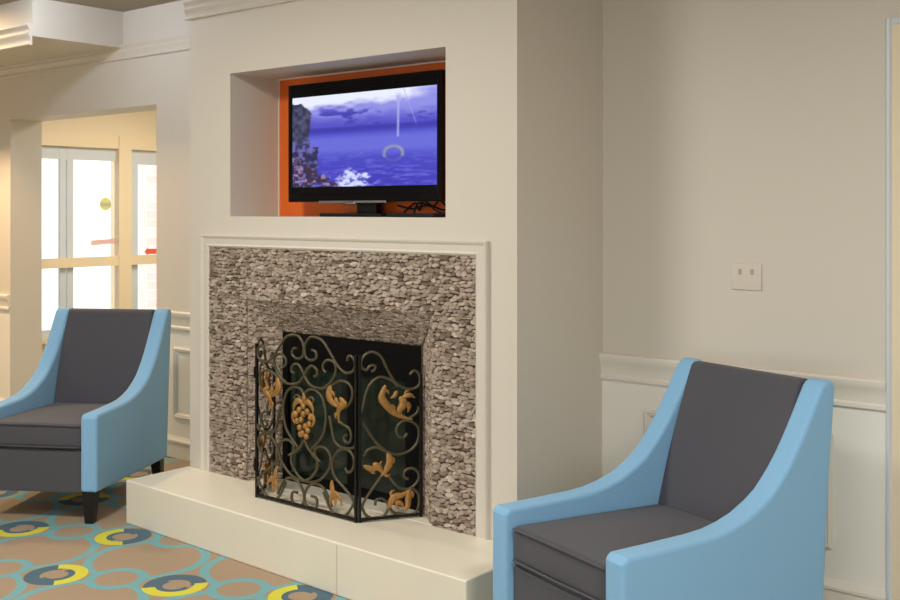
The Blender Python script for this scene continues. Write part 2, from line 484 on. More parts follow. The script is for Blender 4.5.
# decals on the window glass
sx = xb+.004
def disc_x(bm, y, z, r, x, seg=28, d=.004):
    prism_pts = [(y + r*math.cos(2*PI*k/seg), z + r*math.sin(2*PI*k/seg)) for k in range(seg)]
    prism(bm, prism_pts, x, x+d, 'x')
gx = xa+.0185
dec = thing('window_sticker', 'round yellow sticker with a grey band on the window glass', 'sticker', (gx, 5.515, 1.504))
bm = B(); disc_x(bm, 0, 0, .058, 0); obj('disc', bm, M['sticker_y'], dec)
bm = B(); box(bm, .004, .006, -.052, .052, -.02, .012); o = obj('band', bm, M['sticker_b'], dec); o['label'] = 'grey band'
bm = B(); prism(bm, [(5.925, 1.064), (5.955, 1.098), (5.965, 1.088), (6.13, 1.088), (6.13, 1.040), (5.965, 1.040), (5.955, 1.030)], gx, gx+.004)
tag(obj('arrow_sticker', bm, M['sticker_r']), 'small red arrow sticker pointing left on the right window pane', 'sticker')
bm = B(); prism(bm, [(5.37, 1.135), (5.608, 1.147), (5.608, 1.192), (5.37, 1.18)], gx, gx+.004)
tag(obj('strip_sticker', bm, M['sticker_p']), 'red strip sticker, colour paled for glare, low on the large window pane', 'sticker')

# outdoors
bm = B(); box(bm, -40, RX0-.25, -12, 30, -.3, -.12); struct('ground', bm, M['ground'])
bw = thing('brick_building', 'brick building, colour paled for glare, seen faintly through the right window pane', 'building', (-13.4, 11.6, -.12))
bm = B(); box(bm, -.4, .4, -2.55, 4, 0, 3.4); obj('wall', bm, M['brick'], bw)
bm = B(); box(bm, -.5, .5, -2.65, 4.2, 3.4, 3.55); obj('roof', bm, M['alu'], bw)
bm = B(); box(bm, .4, .43, -1.5, -.5, 1.0, 2.2); obj('window', bm, M['alu'], bw)

# wall plate
wp = thing('wall_plate', 'wall coloured socket plate with two small ports on the wall above the right chair', 'wall plate', (-1.733, WY, 1.197))
bm = B(); round_box(bm, .06, .004, .05, .003, (0, -.003, 0), n=2); obj('plate', bm, M['plate'], wp, smooth=30)
for s in (-.024, .024):
    bm = B(); box(bm, s-.006, s+.006, -.0085, -.006, .008, .03); obj('port', bm, M['slot'], wp)

# front and side windows behind the camera, which light the room
def plain_window(name, pts_fn, a0, a1, z0, z1, nb):
    bm = B()
    for k in range(nb+1):
        a = a0 + (a1-a0-.06)*k/nb; pts_fn(bm, a, a+.06, z0, z1)
    pts_fn(bm, a0, a1, z0, z0+.06); pts_fn(bm, a0, a1, z1-.06, z1)
    return struct(name, bm, M['white'])
plain_window('window_2', lambda b, a0, a1, z0, z1: box(b, a0, a1, RY0-.12, RY0-.06, z0, z1), -7.4, -4.4, .6, 2.0, 3)
plain_window('window_3', lambda b, a0, a1, z0, z1: box(b, a0, a1, RY0-.12, RY0-.06, z0, z1), -.9, 2.2, .6, 2.0, 3)

# ------------------------------------------------------------------ fireplace
fp = thing('fireplace', 'stone faced fireplace with raised cream hearth and dark firebox', 'fireplace', (0, 0, 0))
HX0, HX1, HY, HZ = -4.34, -2.273, 2.906, .2
bm = B(); prism(bm, [(HX0, HY), (HX1, HY-.063), (HX1, CHY-.002), (HX0, CHY-.002)], 0, HZ, 'z'); box(bm, FX0+.002, FX1-.002, CHY-.002, 3.43, 0, HZ)
hb = obj('hearth', bm, M['hearth'], fp, bevel=.006, segs=3)
bm = B(); box(bm, -2.912, -2.909, HY-.0444, HY-.03, .004, .19); obj('joint', bm, M['darkgroove'], hb)

SX0, SX1, SZ1 = -4.172, -2.553, 1.274
IX0, IX1, IZ, IY = -3.793, -2.938, .885, 3.379
bm = B()
# backing boards just behind the chips
def quad(bm, pts):
    bm.faces.new([bm.verts.new(p) for p in pts])
yb = CHY-.003
quad(bm, [(SX0, yb, HZ), (FX0, yb, HZ), (FX0, yb, SZ1), (SX0, yb, SZ1)])
quad(bm, [(FX1, yb, HZ), (SX1, yb, HZ), (SX1, yb, SZ1), (FX1, yb, SZ1)])
quad(bm, [(FX0, yb, FZ), (FX1, yb, FZ), (FX1, yb, SZ1), (FX0, yb, SZ1)])
quad(bm, [(FX0, yb, HZ), (IX0, IY, HZ), (IX0, IY, IZ), (FX0, yb, FZ)])
quad(bm, [(FX1, yb, HZ), (IX1, IY, HZ), (IX1, IY, IZ), (FX1, yb, FZ)])
quad(bm, [(FX0, yb, FZ), (IX0, IY, IZ), (IX1, IY, IZ), (FX1, yb, FZ)])
st = obj('stone_backing', bm, M['mortar'], fp)
bm = B()
def chips(bm, O, U, V, N, us, v1, rowh, lmin, lmax, dmin, dmax):
    '''irregular split stone chips in wavering rows; U along the row, V up the rows, N out of the wall; us(v) gives the row's ends'''
    v = rowh*.3
    while v < v1:
        a, b = us(min(v, v1-.001))
        u = a - random.uniform(0, .02)
        while u < b:
            l = random.uniform(lmin, lmax)*random.choice((.7, 1, 1, 1.25)); h = rowh*random.uniform(.85, 1.5)
            cu, cv = u + l/2, v + random.uniform(-.35, .35)*rowh
            tl = random.uniform(-.22, .22); d = random.uniform(dmin, dmax)
            outer, inner = [], []
            tx, ty = random.uniform(-.35, .35), random.uniform(-.35, .35)
            for k in range(7):
                an = 2*PI*(k + random.uniform(-.25, .25))/7
                ex, ey = math.cos(an)*random.uniform(.85, 1.1)*l*.56, math.sin(an)*random.uniform(.85, 1.1)*h*.56
                pu, pv = cu + ex*math.cos(tl) - ey*math.sin(tl), cv + ex*math.sin(tl) + ey*math.cos(tl)
                qu, qv = cu + (pu-cu)*.76, cv + (pv-cv)*.76
                pv = max(0, min(v1, pv)); qv = max(.001, min(v1-.001, qv))
                a2, b2 = us(pv); pu = max(a2, min(b2, pu)); qu = max(a2, min(b2, qu))
                outer.append(bm.verts.new(O + U*pu + V*pv + N*(d*.12)))
                inner.append(bm.verts.new(O + U*qu + V*qv + N*(d*(1 + tx*math.cos(an) + ty*math.sin(an)))))
            bm.faces.new(inner)
            for k in range(7):
                q = (k+1) % 7
                bm.faces.new((outer[k], outer[q], inner[q], inner[k]))
            u += l*.93
        v += rowh
U, V, N = Vector((1, 0, 0)), Vector((0, 0, 1)), Vector((0, -1, 0))
O = Vector((SX0, yb, HZ))
par = dict(rowh=.0145, lmin=.020, lmax=.046, dmin=.004, dmax=.011)
chips(bm, O, U, V, N, lambda v: (0, FX0-SX0), FZ-HZ, **par)
chips(bm, Vector((FX1, yb, HZ)), U, V, N, lambda v: (0, SX1-FX1), FZ-HZ, **par)
chips(bm, Vector((SX0, yb, FZ)), U, V, N, lambda v: (0, SX1-SX0), SZ1-FZ, **par)
# splayed reveals
p2 = dict(rowh=.0125, lmin=.016, lmax=.036, dmin=.001, dmax=.0035)
dL = Vector((IX0-FX0, IY-yb, 0)); lw = dL.length; uL = dL/lw
nL = Vector((uL.y, -uL.x, 0))
slope = (FZ-IZ)/lw
chips(bm, Vector((FX0, yb, HZ)), uL, V, nL, lambda v: (0, lw if v <= IZ-HZ else max(0.0, lw*(FZ-HZ-v)/(FZ-IZ))), FZ-HZ, **p2)
dR = Vector((IX1-FX1, IY-yb, 0)); uR = dR/dR.length; nR = Vector((-uR.y, uR.x, 0))
chips(bm, Vector((FX1, yb, HZ)), uR, V, nR, lambda v: (0, lw if v <= IZ-HZ else max(0.0, lw*(FZ-HZ-v)/(FZ-IZ))), FZ-HZ, **p2)
dT = Vector((0, IY-yb, IZ-FZ)); lt = dT.length; vT = dT/lt; nT = Vector((0, vT.z, -vT.y))
chips(bm, Vector((FX0, yb, FZ)), U, vT, nT, lambda v: ((IX0-FX0)*v/lt, (FX1-FX0) + (IX1-FX1)*v/lt), lt, **p2)
obj('stone_facing', bm, M['stone'], fp)
# white moulding round the stone
bm = B()
tw = .058
def trim_prof(): return [(0, 0), (0, .012), (.008, .018), (.016, .014), (.04, .014), (.048, .02), (.055, .022), (tw, .018), (tw, 0)]
R = []
for w_, d_ in trim_prof():
    R.append([bm.verts.new(p) for p in ((SX0-w_, CHY-d_, HZ), (SX0-w_, CHY-d_, SZ1+w_), (SX1+w_, CHY-d_, SZ1+w_), (SX1+w_, CHY-d_, HZ))])
for i in range(len(R)-1):
    for k in range(3): bm.faces.new((R[i][k], R[i][k+1], R[i+1][k+1], R[i+1][k]))
obj('surround_molding', bm, M['wall'], fp)
# black insert with dark glass doors, green reflection painted in
bm = B()
box(bm, IX0, IX0+.035, IY, IY+.03, HZ, IZ); box(bm, IX1-.09, IX1, IY, IY+.03, HZ, IZ); box(bm, IX0+.035, IX1-.09, IY, IY+.03, IZ-.15, IZ)
box(bm, IX0+.035, IX1-.09, IY, IY+.03, HZ, HZ+.035); box(bm, -3.37, -3.335, IY, IY+.03, HZ+.035, IZ-.15)
ins = obj('insert_frame', bm, M['insert'], fp)
for a, b in ((IX0+.035, -3.37), (-3.335, IX1-.09)):
    bm = B(); box(bm, a, b, IY+.012, IY+.018, HZ+.035, IZ-.15); obj('glass_door', bm, M['fireglass'], ins)
bm = B(); box(bm, IX0-.05, IX1+.05, WY-.1, WY-.08, HZ, 1.0); box(bm, IX0-.05, IX0-.03, IY+.03, WY-.1, HZ, 1.0); box(bm, IX1+.03, IX1+.05, IY+.03, WY-.1, HZ, 1.0)
box(bm, IX0-.05, IX1+.05, IY+.031, WY-.08, .96, 1.0); box(bm, IX0-.05, IX1+.05, IY+.031, WY-.08, HZ, HZ+.004); obj('firebox', bm, M['firebox'], fp)

# ------------------------------------------------------------------ folding fire screen
scn = thing('fireplace_screen', 'black and gold wrought iron folding screen of scrolls on the hearth', 'fire screen', (-3.337, 3.093, HZ))
PW = .307
def pcurve(bm, pts, r, mirror=False):
    P = [Vector(((-u if mirror else u), 0, v)) for u, v in pts]
    tube(bm, catmull(P, 5), r, 8, nrm=(0, 1, 0), flat=1.0)
def leaf(bm, pts, w, mirror=False, taper=1.0):
    P = [Vector(((-u if mirror else u), -.006, v)) for u, v in pts]
    tube(bm, catmull(P, 6), lambda t: w*(.22 + .78*math.sin(PI*min(1, t**.75))**1.0)*(1-.3*t), 10, nrm=(0, 1, 0), flat=.5)
MIDC = dict(
 A=[(0.046, 0.669), (0.068, 0.664), (0.074, 0.641), (0.046, 0.626), (0.012, 0.635), (0.003, 0.665), (0.010, 0.697), (0.044, 0.723), (0.104, 0.715), (0.148, 0.674), (0.192, 0.624), (0.23, 0.597), (0.265, 0.595), (0.292, 0.612), (0.296, 0.64), (0.278, 0.662), (0.258, 0.66), (0.253, 0.643)],
 B=[(-0.059, 0.561), (-0.078, 0.571), (-0.073, 0.593), (-0.042, 0.603), (-0.016, 0.584), (0.004, 0.555), (0.039, 0.523), (0.104, 0.515), (0.163, 0.535), (0.211, 0.558), (0.258, 0.553), (0.282, 0.522), (0.272, 0.48), (0.239, 0.45)],
 Cc=[(0.129, 0.584), (0.114, 0.596), (0.114, 0.617), (0.138, 0.635), (0.172, 0.632), (0.187, 0.613), (0.182, 0.579), (0.153, 0.542), (0.114, 0.519)],
 D=[(0.045, 0.447), (0.058, 0.463), (0.042, 0.473), (0.020, 0.462), (0.006, 0.468), (0.008, 0.488), (0.025, 0.501), (0.059, 0.506), (0.099, 0.488), (0.119, 0.456), (0.130, 0.41), (0.124, 0.36), (0.108, 0.319), (0.063, 0.273), (.045, .258), (.05, .235), (.068, .23)],
 E1=[(0.0, 0.29), (0.031, 0.252), (0.071, 0.224), (0.079, 0.185), (0.042, 0.14), (0.0, 0.119)],
 E2=[(0.0, 0.119), (0.05, 0.122), (0.1, 0.143), (0.148, 0.192), (0.158, 0.237), (0.135, 0.269), (0.094, 0.276), (0.065, 0.259), (0.068, 0.231), (0.094, 0.213)],
 F=[(0.166, 0.038), (0.146, 0.07), (0.115, 0.108), (0.073, 0.119), (0.031, 0.105), (0.003, 0.067), (0.003, 0.031), (0.037, 0.008), (0.073, 0.022), (0.073, 0.058), (0.042, 0.063)],
 H1=[(0.241, 0.21), (0.256, 0.195), (0.281, 0.209), (0.291, 0.249), (0.267, 0.281), (0.216, 0.281), (0.176, 0.246), (0.166, 0.202), (0.186, 0.162), (0.236, 0.128), (0.281, 0.093), (.298, .05)],
 H2=[(0.150, 0.41), (0.160, 0.373), (0.171, 0.331), (0.186, 0.305), (0.226, 0.289), (0.286, 0.297), (.299, .32)],
 H3=[(.25, .345), (.235, .335), (.238, .318), (.262, .315), (.275, .34), (.262, .372), (.225, .385), (.211, .393)],
 G=[(0.115, 0.094), (0.151, 0.035), (0.186, 0.01), (0.236, 0.015), (0.271, 0.049), (0.296, 0.089)],
)
MIDL = [([(0.163, 0.535), (0.154, 0.495), (0.172, 0.468), (0.212, 0.448)], .02), ([(0.215, 0.492), (0.235, 0.469), (0.208, 0.437), (0.211, 0.388)], .017), ([(.19, .49), (.2, .47), (.222, .462)], .013),
        ([(0.171, 0.150), (0.172, 0.118), (0.190, 0.075), (.186, .04)], .014), ([(0.160, 0.05), (0.172, 0.09), (0.196, 0.098), (.22, .08), (0.225, 0.052)], .014)]
MIDL[2:2] = [([(.158, .51), (.178, .505), (.186, .49)], .009), ([(.222, .47), (.246, .475), (.25, .455)], .010), ([(.205, .43), (.19, .418), (.196, .402)], .008)]
GR = [(0, .432), (-.024, .414), (.024, .412), (-.046, .392), (0, .398), (.044, .390), (-.036, .366), (.036, .362), (-.012, .374), (.012, .350), (-.022, .340), (.028, .334), (-.004, .318), (.018, .308), (-.016, .312)]
def half_frame(bm, w, h0, h1, x0=0.0):
    box(bm, x0, x0+.012, -.006, .006, 0, h0); box(bm, x0+w-.012, x0+w, -.006, .006, 0, h1)
    box(bm, x0+.012, x0+w-.012, -.006, .006, 0.006, .018)
bm = B(); half_frame(bm, 2*PW, .668, .668, -PW)
mp = obj('center_panel', bm, M['ironblack'], scn, bevel=.002)
bm = B()
for k, p in MIDC.items():
    pcurve(bm, p, .0058); pcurve(bm, p, .0058, True)
obj('scrollwork', bm, M['iron'], mp, smooth=60)
for s in (False, True):
    bm = B()
    for p, w_ in MIDL[:-2]: leaf(bm, p, w_, s)
    obj('gold_leaf', bm, M['gold'], mp, smooth=60)
    bm = B()
    for p, w_ in MIDL[-2:]: leaf(bm, p, w_, s)
    obj('gold_leaf', bm, M['gold'], mp, smooth=60)
bm = B()
for x_, z_ in GR: ball(bm, (x_, -.006, z_), .0138, (1, .7, 1))
for s in (False, True):
    leaf(bm, [(0, .44), (.03, .452), (.055, .43), (.06, .405)], .014, s); leaf(bm, [(.03, .40), (.055, .395), (.064, .375), (.05, .35)], .013, s)
leaf(bm, [(0, .45), (.004, .47), (0, .49)], .012)
obj('grape_cluster', bm, M['gold'], mp, smooth=60)

SIDC = dict(
 T=[(0.053, 0.602), (0.067, 0.608), (0.07, 0.624), (0.05, 0.625), (0.033, 0.609), (0.015, 0.62), (0.013, 0.647), (0.033, 0.673), (0.06, 0.68), (0.094, 0.66), (0.122, 0.605), (0.157, 0.55), (0.205, 0.524), (0.244, 0.529), (0.258, 0.552), (0.253, 0.582), (0.234, 0.597), (0.214, 0.582)],
 Arch=[(0.012, 0.44), (0.022, 0.483), (0.029, 0.51), (0.043, 0.542), (0.067, 0.568), (0.094, 0.578), (0.136, 0.564), (0.164, 0.536)],
 cresb=[(0.21, 0.405), (0.244, 0.424), (0.253, 0.45)],
 Spir=[(0.157, 0.362), (0.167, 0.381), (0.192, 0.397), (0.227, 0.388), (0.250, 0.365), (0.253, 0.333), (0.242, 0.298), (0.212, 0.272), (0.161, 0.261), (0.113, 0.279), (0.074, 0.297), (0.038, 0.287), (0.023, 0.264)],
 Spir2=[(0.205, 0.343), (0.186, 0.327), (0.164, 0.339), (0.157, 0.367)],
 stem0=[(0.018, 0.40), (0.048, 0.353), (0.074, 0.316), (0.11, 0.282), (0.124, 0.264)],
 stem=[(0.012, 0.05), (0.027, 0.088), (0.066, 0.141), (0.099, 0.181), (0.124, 0.179), (0.154, 0.142), (0.183, 0.12), (0.22, 0.122), (0.249, 0.148), (0.251, 0.18), (0.227, 0.201), (0.197, 0.195), (0.190, 0.172), (0.208, 0.158)],
 low=[(.225, .12), (0.249, 0.099), (0.254, 0.062), (0.245, 0.028), (0.22, 0.012), (0.183, 0.019), (0.146, 0.029), (0.128, 0.052)],
 low2=[(0.07, 0.064), (0.074, 0.085), (0.099, 0.088), (0.121, 0.067), (0.121, 0.038), (0.099, 0.016), (0.066, 0.010), (.03, .03), (.012, .07)],
)
SIDL = [
 [([(0.112, 0.545), (0.096, 0.499), (0.110, 0.472), (0.143, 0.436), (0.185, 0.412), (0.225, 0.400)], .019), ([(0.16, 0.52), (0.15, 0.5), (0.132, 0.491)], .011),
  ([(0.171, 0.495), (0.187, 0.468), (0.171, 0.44), (.18, .42)], .02), ([(0.180, 0.49), (0.213, 0.5), (0.236, 0.487)], .012), ([(.195, .47), (.21, .455), (.205, .43)], .013)],
 [([(0.121, 0.272), (0.130, 0.235), (0.113, 0.201), (0.092, 0.180)], .018), ([(0.020, 0.228), (0.052, 0.213), (0.081, 0.218), (0.095, 0.24)], .014), ([(.06, .235), (.085, .215), (.1, .19)], .016)],
 [([(0.120, 0.045), (0.146, 0.089), (0.183, 0.097), (0.22, 0.119)], .017), ([(0.212, 0.118), (0.207, 0.081), (0.203, 0.046), (0.178, 0.035)], .016), ([(.15, .07), (.175, .065), (.19, .045)], .013)],
]
# curling side lobes that give the leaves their acanthus outline
SIDL[0] += [([(.118, .452), (.135, .46), (.15, .452), (.146, .44)], .008), ([(.15, .425), (.168, .43), (.178, .42)], .008), ([(.10, .52), (.118, .522), (.126, .508)], .008), ([(.19, .492), (.2, .515), (.215, .517)], .007)]
SIDL[1] += [([(.128, .25), (.145, .245), (.148, .228)], .008), ([(.05, .222), (.056, .2), (.07, .192)], .009), ([(.1, .195), (.118, .18), (.132, .185)], .008)]
SIDL[2] += [([(.14, .09), (.135, .11), (.15, .12)], .008), ([(.205, .11), (.225, .1), (.226, .08)], .009), ([(.16, .08), (.158, .055), (.17, .04)], .009)]
SL, SH = .268, .583
for s in (1, -1):
    e = bpy.data.objects  # side panels hinge on the centre panel's outer posts and fold back toward the stone
    bm = B(); half_frame(bm, SL, .668, SH)
    sp = obj('side_panel', bm, M['ironblack'], scn, bevel=.002)
    ang = math.atan2(.227, .140)
    if s == 1:
        sp.location = (PW+.003, .004, 0); sp.rotation_euler = (0, 0, ang)
    else:
        sp.location = (-PW-.003, .004, 0); sp.rotation_euler = (0, 0, PI-ang)
    bm = B()
    for k, p in SIDC.items(): pcurve(bm, p, .0058)
    obj('scrollwork', bm, M['iron'], sp, smooth=60)
    for grp in SIDL:
        bm = B()
        for p, w_ in grp:
            P = [Vector((u, -.004*s, v)) for u, v in p]
            tube(bm, catmull(P, 6), lambda t, w_=w_: w_*(.22 + .78*math.sin(PI*min(1, t**.75)))*(1-.3*t), 10, nrm=(0, 1, 0), flat=.5)
        obj('gold_leaf', bm, M['gold'], sp, smooth=60)
    for z in (.12, .52):
        bm = B(); tube(bm, [(s*(PW+.001), -.007, z), (s*(PW+.001), -.007, z+.05)], .004); obj('hinge', bm, M['ironblack'], scn, smooth=60)

# ------------------------------------------------------------------ television in the niche
tvx0, tvx1, tvz0, tvz1, tvy = -3.834, -2.888, 1.487, 2.037, 3.45
tv = thing('television', 'flat black television showing a stormy sea in the orange niche', 'television', ((tvx0+tvx1)/2, tvy+.03, NZ0))
cx = (tvx0+tvx1)/2
def L(x, y, z): return (x-cx, y-(tvy+.03), z-NZ0)
x0, _, z0 = L(tvx0, 0, tvz0); x1, _, z1 = L(tvx1, 0, tvz1)
bt = .026
bm = B()
box(bm, x0, x0+bt, -.03, .02, z0, z1); box(bm, x1-bt, x1, -.03, .02, z0, z1)
box(bm, x0+bt, x1-bt, -.03, .02, z1-bt-.006, z1); box(bm, x0+bt, x1-bt, -.03, .02, z0, z0+.036)
obj('bezel', bm, M['gloss'], tv, bevel=.004)
bm = B(); box(bm, x0+.02, x1-.02, -.012, .022, z0+.02, z1-.02); obj('back_cover', bm, M['black'], tv)
# dark panel and the letterboxed picture on it
bm = B(); box(bm, x0+bt, x1-bt, -.025, -.012, z0+.036, z1-bt-.006); scr = obj('screen', bm, M['gloss'], tv)

def vnoise(x, y, seed=0):
    def h(i, j):
        n = (i*374761393 + j*668265263 + seed*144665) & 0xffffffff
        n = ((n ^ (n >> 13))*1274126177) & 0xffffffff
        return ((n ^ (n >> 16)) & 0xffff)/65535
    i, j = math.floor(x), math.floor(y); fx, fy = x-i, y-j
    fx = fx*fx*(3-2*fx); fy = fy*fy*(3-2*fy)
    return (h(i, j)*(1-fx) + h(i+1, j)*fx)*(1-fy) + (h(i, j+1)*(1-fx) + h(i+1, j+1)*fx)*fy
def fbm(x, y, o=4, seed=0):
    s, a, t = 0, .5, 0
    for k in range(o):
        s += a*vnoise(x*2**k, y*2**k, seed+k); t += a; a *= .55
    return s/t
def mix(a, b, f):
    f = max(0, min(1, f)); return tuple(p*(1-f)+q*f for p, q in zip(a, b))
def sm(a, b, x):
    t = max(0, min(1, (x-a)/(b-a))); return t*t*(3-2*t)
def picture(s, t):
    n1 = fbm(s*7, t*14, 4, 3); n2 = fbm(s*16, t*60, 4, 11); n3 = fbm(s*30, t*30, 3, 29)
    hz = .645
    if t > hz:                                                   # sky
        c = mix((88, 84, 200), (146, 146, 232), sm(.66, .82, t + (n1-.5)*.12))
        c = mix(c, (66, 62, 176), sm(.56, .74, n1)*sm(.95, .75, t))
        top = .925 + (n1-.5)*.16 - .03*math.sin(s*5)
        c = mix(c, (236, 240, 255), sm(top-.07, top+.03, t)*(1.0 if s < .82 else max(.25, 1-(s-.82)*5)))
    else:                                                        # sea
        c = mix((74, 74, 196), (108, 112, 220), sm(.60, .5, t)*sm(.28, .42, t)*.9)
        c = mix(c, (60, 52, 180), sm(.36, .05, t)*.7)
        c = mix(c, (118, 118, 224), (n2-.45)*2.2*sm(.6, .1, t))
        c = mix(c, (60, 56, 168), sm(.66, .62, t)*sm(.56, .62, t)*.8)
    # light shaft standing over the sea, with a slanting line beside it
    if t > .50:
        wv = .012 + .018*sm(.8, 1.0, t)
        c = mix(c, (172, 176, 232), sm(wv, wv*.3, abs(s-.752-.01*(t-.5)))*.8*sm(.98, .9, t))
        c = mix(c, (170, 172, 230), sm(.005, .001, abs(s-(.80+(.95-t)*.22)))*.6*sm(.6, .66, t))
    # yellow green ring floating below it
    q = math.hypot((s-.722)/.062, (t-.335)/.075)
    ringang = t-.335
    c = mix(c, (168, 178, 156), sm(.3, .05, abs(q-1))*(.7 if ringang > -.03 else .2)*(.6+.6*n3))
    # surf
    sf = sm(.46, .66, n3*.55+n1*.3+.28 - abs(s-.42)*1.5 - max(0, t-.10)*2.2)
    c = mix(c, (214, 222, 255), sf)
    sf2 = sm(.62, .7, n2*.7 + .25 - abs(t-.09-.02*math.sin(s*20))*4)*sm(.36, .45, s)*sm(.72, .55, s)
    c = mix(c, (190, 198, 245), sf2*.8)
    # cliff and rocks
    edge = (.135 if t > .44 else .185) + (fbm(t*14, 2, 3, 5)-.5)*.05 - .05*sm(.8, .93, t)
    if t < .93 + (n3-.5)*.03:
        rock = mix((44, 42, 84), (112, 110, 176), sm(.35, .75, fbm(s*34, t*22, 4, 17)))
        if t > .5: rock = mix(rock, (54, 62, 66), .45)
        c = mix(c, rock, sm(edge+.008, edge-.008, s))
        low = .19 - (s-.17)*.95 + (n3-.5)*.12
        if s < .36: c = mix(c, mix((62, 44, 70), (150, 130, 180), sm(.45, .7, n3)), sm(low+.02, low-.02, t)*sm(.36, .33, s)*sm(.42, .55, fbm(s*22, t*26, 3, 41)+.1))
    return c
px0, _, pz0 = L(-3.807, 0, 1.556); px1, _, pz1 = L(-2.917, 0, 1.975)
NXP, NZP = 300, 140
bm = B(); col = bm.loops.layers.color.new('picture')
vs = [[bm.verts.new((px0+(px1-px0)*i/NXP, -.0262, pz0+(pz1-pz0)*j/NZP)) for i in range(NXP+1)] for j in range(NZP+1)]
cc = [[tuple(v/255 for v in picture(i/NXP, j/NZP)) + (1.0,) for i in range(NXP+1)] for j in range(NZP+1)]
for j in range(NZP):
    for i in range(NXP):
        f = bm.faces.new((vs[j][i], vs[j][i+1], vs[j+1][i+1], vs[j+1][i]))
        for lp, (a, b) in zip(f.loops, ((j, i), (j, i+1), (j+1, i+1), (j+1, i))): lp[col] = cc[a][b]
m, nt, b = new_mat('screen_picture')
at = nt.nodes.new('ShaderNodeVertexColor'); at.layer_name = 'picture'
b.inputs['Base Color'].default_value = (0, 0, 0, 1); b.inputs['Roughness'].default_value = .25
nt.links.new(at.outputs['Color'], b.inputs['Emission Color']); b.inputs['Emission Strength'].default_value = 1.0
obj('picture', bm, m, scr)
bm = B(); box(bm, -.26, .16, -.036, -.028, z0-.006, z0+.005); obj('chin_strip', bm, M['chrome'], tv, bevel=.002)
bm = B(); round_box(bm, .03, .008, .008, .006, (-.05, -.034, z0-.006), n=2); obj('badge', bm, M['chrome'], tv, smooth=50)
bm = B(); box(bm, -.045, .075, -.006, .03, .012, z0+.03); obj('stand_neck', bm, M['black'], tv, bevel=.004)
bm = B(); round_box(bm, .19, .09, .007, .006, (-.01, 0, .0072), n=4); obj('stand_base', bm, M['black'], tv, smooth=40)
# set top box and loose leads on the niche floor
bm = B(); round_box(bm, .13, .07, .008, .004, (-2.99+.03, 3.40, NZ0+.0085), n=3)
tag(obj('media_box', bm, M['black'], smooth=40), 'slim black box beside the television stand in the niche', 'media box')
for pts in ([(-3.10, 3.51, .006), (-3.05, 3.49, .06), (-2.98, 3.50, .045), (-2.93, 3.49, .07), (-2.88, 3.50, .03), (-2.80, 3.5, .006)],
            [(-3.18, 3.54, .02), (-3.11, 3.535, .06), (-3.08, 3.53, .028), (-3.04, 3.515, .07), (-2.96, 3.515, .022), (-2.84, 3.515, .006)],
            [(-3.20, 3.52, .05), (-3.12, 3.53, .035), (-3.02, 3.52, .05), (-2.94, 3.53, .03), (-2.90, 3.53, .065)]):
    bm = B(); tube(bm, catmull([L(x, y, NZ0+z) for x, y, z in pts], 6), .0045)
    obj('cable', bm, M['black'], tv, smooth=60)

# ------------------------------------------------------------------ armchairs
W, AT, D0 = .64, .08, .43
ARM = [(0, .148), (0, .485), (.006, .499), (.02, .506), (.08, .507), (.15, .508), (.22, .510), (.30, .512), (.36, .517), (.42, .529), (.48, .548), (.54, .578), (.58, .604), (.61, .632), (.64, .663), (.675, .706), (.71, .756), (.745, .811), (.772, .856), (.79, .885), (.80, .901), (.812, .913), (.826, .919), (.850, .918), (.862, .911), (.866, .895), (.862, .86), (.846, .70), (.829, .50), (.816, .30), (.806, .13)]
def make_chair(label, loc, rotz):
    t = thing('armchair', label, 'armchair', loc, rotz, 'matching blue and charcoal armchairs')
    for s in (1, -1):
        a, b = (W/2-AT, W/2) if s == 1 else (-W/2, -W/2+AT)
        bm = B(); prism(bm, [(d-D0, z) for d, z in ARM], a, b, 'x')
        o = obj('arm', bm, M['blue'], t, smooth=40, bevel=.013, segs=4, wn=True)
    iw = W/2 - AT - .001
    bm = B(); round_box(bm, iw, .31, .056, .016, (0, .335-D0, .394), n=10, crown=.012, crown_front=.006)
    for v in bm.verts: v.co.z += .005 - .016*(v.co.y - (.025-D0))/.62
    sc = obj('seat_cushion', bm, M['grey'], t, smooth=60)
    bm = B()
    for zz in (.348, .447):
        tube(bm, [(-iw+.012, .021-D0, zz), (0, .017-D0, zz+.003*(zz > .4)), (iw-.012, .021-D0, zz)], .004)
    obj('piping', bm, M['grey'], sc, smooth=60)
    bm = B(); box(bm, -iw, iw, .028-D0, .80-D0, .135, .328); obj('seat_base', bm, M['grey'], t, bevel=.006)
    # back cushion: gently bowed slab from the seat up over the top edge
    bm = B()
    prof = []
    for k in range(13):
        f = k/12; prof.append((.622 + (.784-.622)*f - .010*math.sin(PI*f), .40 + (.895-.40)*f))
    prof += [(.790, .908), (.803, .916), (.825, .917), (.842, .913), (.846, .90), (.78, .40)]
    prism(bm, [(d-D0, z) for d, z in prof], -iw, iw, 'x')
    obj('back_cushion', bm, M['grey'], t, smooth=40, bevel=.008, segs=3, wn=True)
    bm = B()
    prism(bm, [(d-D0, z) for d, z in ((.847, .905), (.862, .905), (.80, .13), (.765, .13), (.782, .40))], -iw, iw, 'x')
    obj('back_panel', bm, M['blue'], t)
    for sx_ in (1, -1):
        for rear in (0, 1):
            bm = B()
            cx_, cy_ = sx_*(W/2-.045), (.036-D0 if not rear else .765-D0)
            r0, r1 = .031, .020
            dy = .03 if rear else -.004
            top = [bm.verts.new((cx_+a*r0, cy_+b*r0, .16)) for a, b in ((-1, -1), (1, -1), (1, 1), (-1, 1))]
            bot = [bm.verts.new((cx_+a*r1, cy_+dy+b*r1, 0.0)) for a, b in ((-1, -1), (1, -1), (1, 1), (-1, 1))]
            bm.faces.new(top); bm.faces.new(bot[::-1])
            for k in range(4): bm.faces.new((top[k], bot[k], bot[(k+1) % 4], top[(k+1) % 4]))
            obj('leg', bm, M['leg'], t, bevel=.003)
    return t
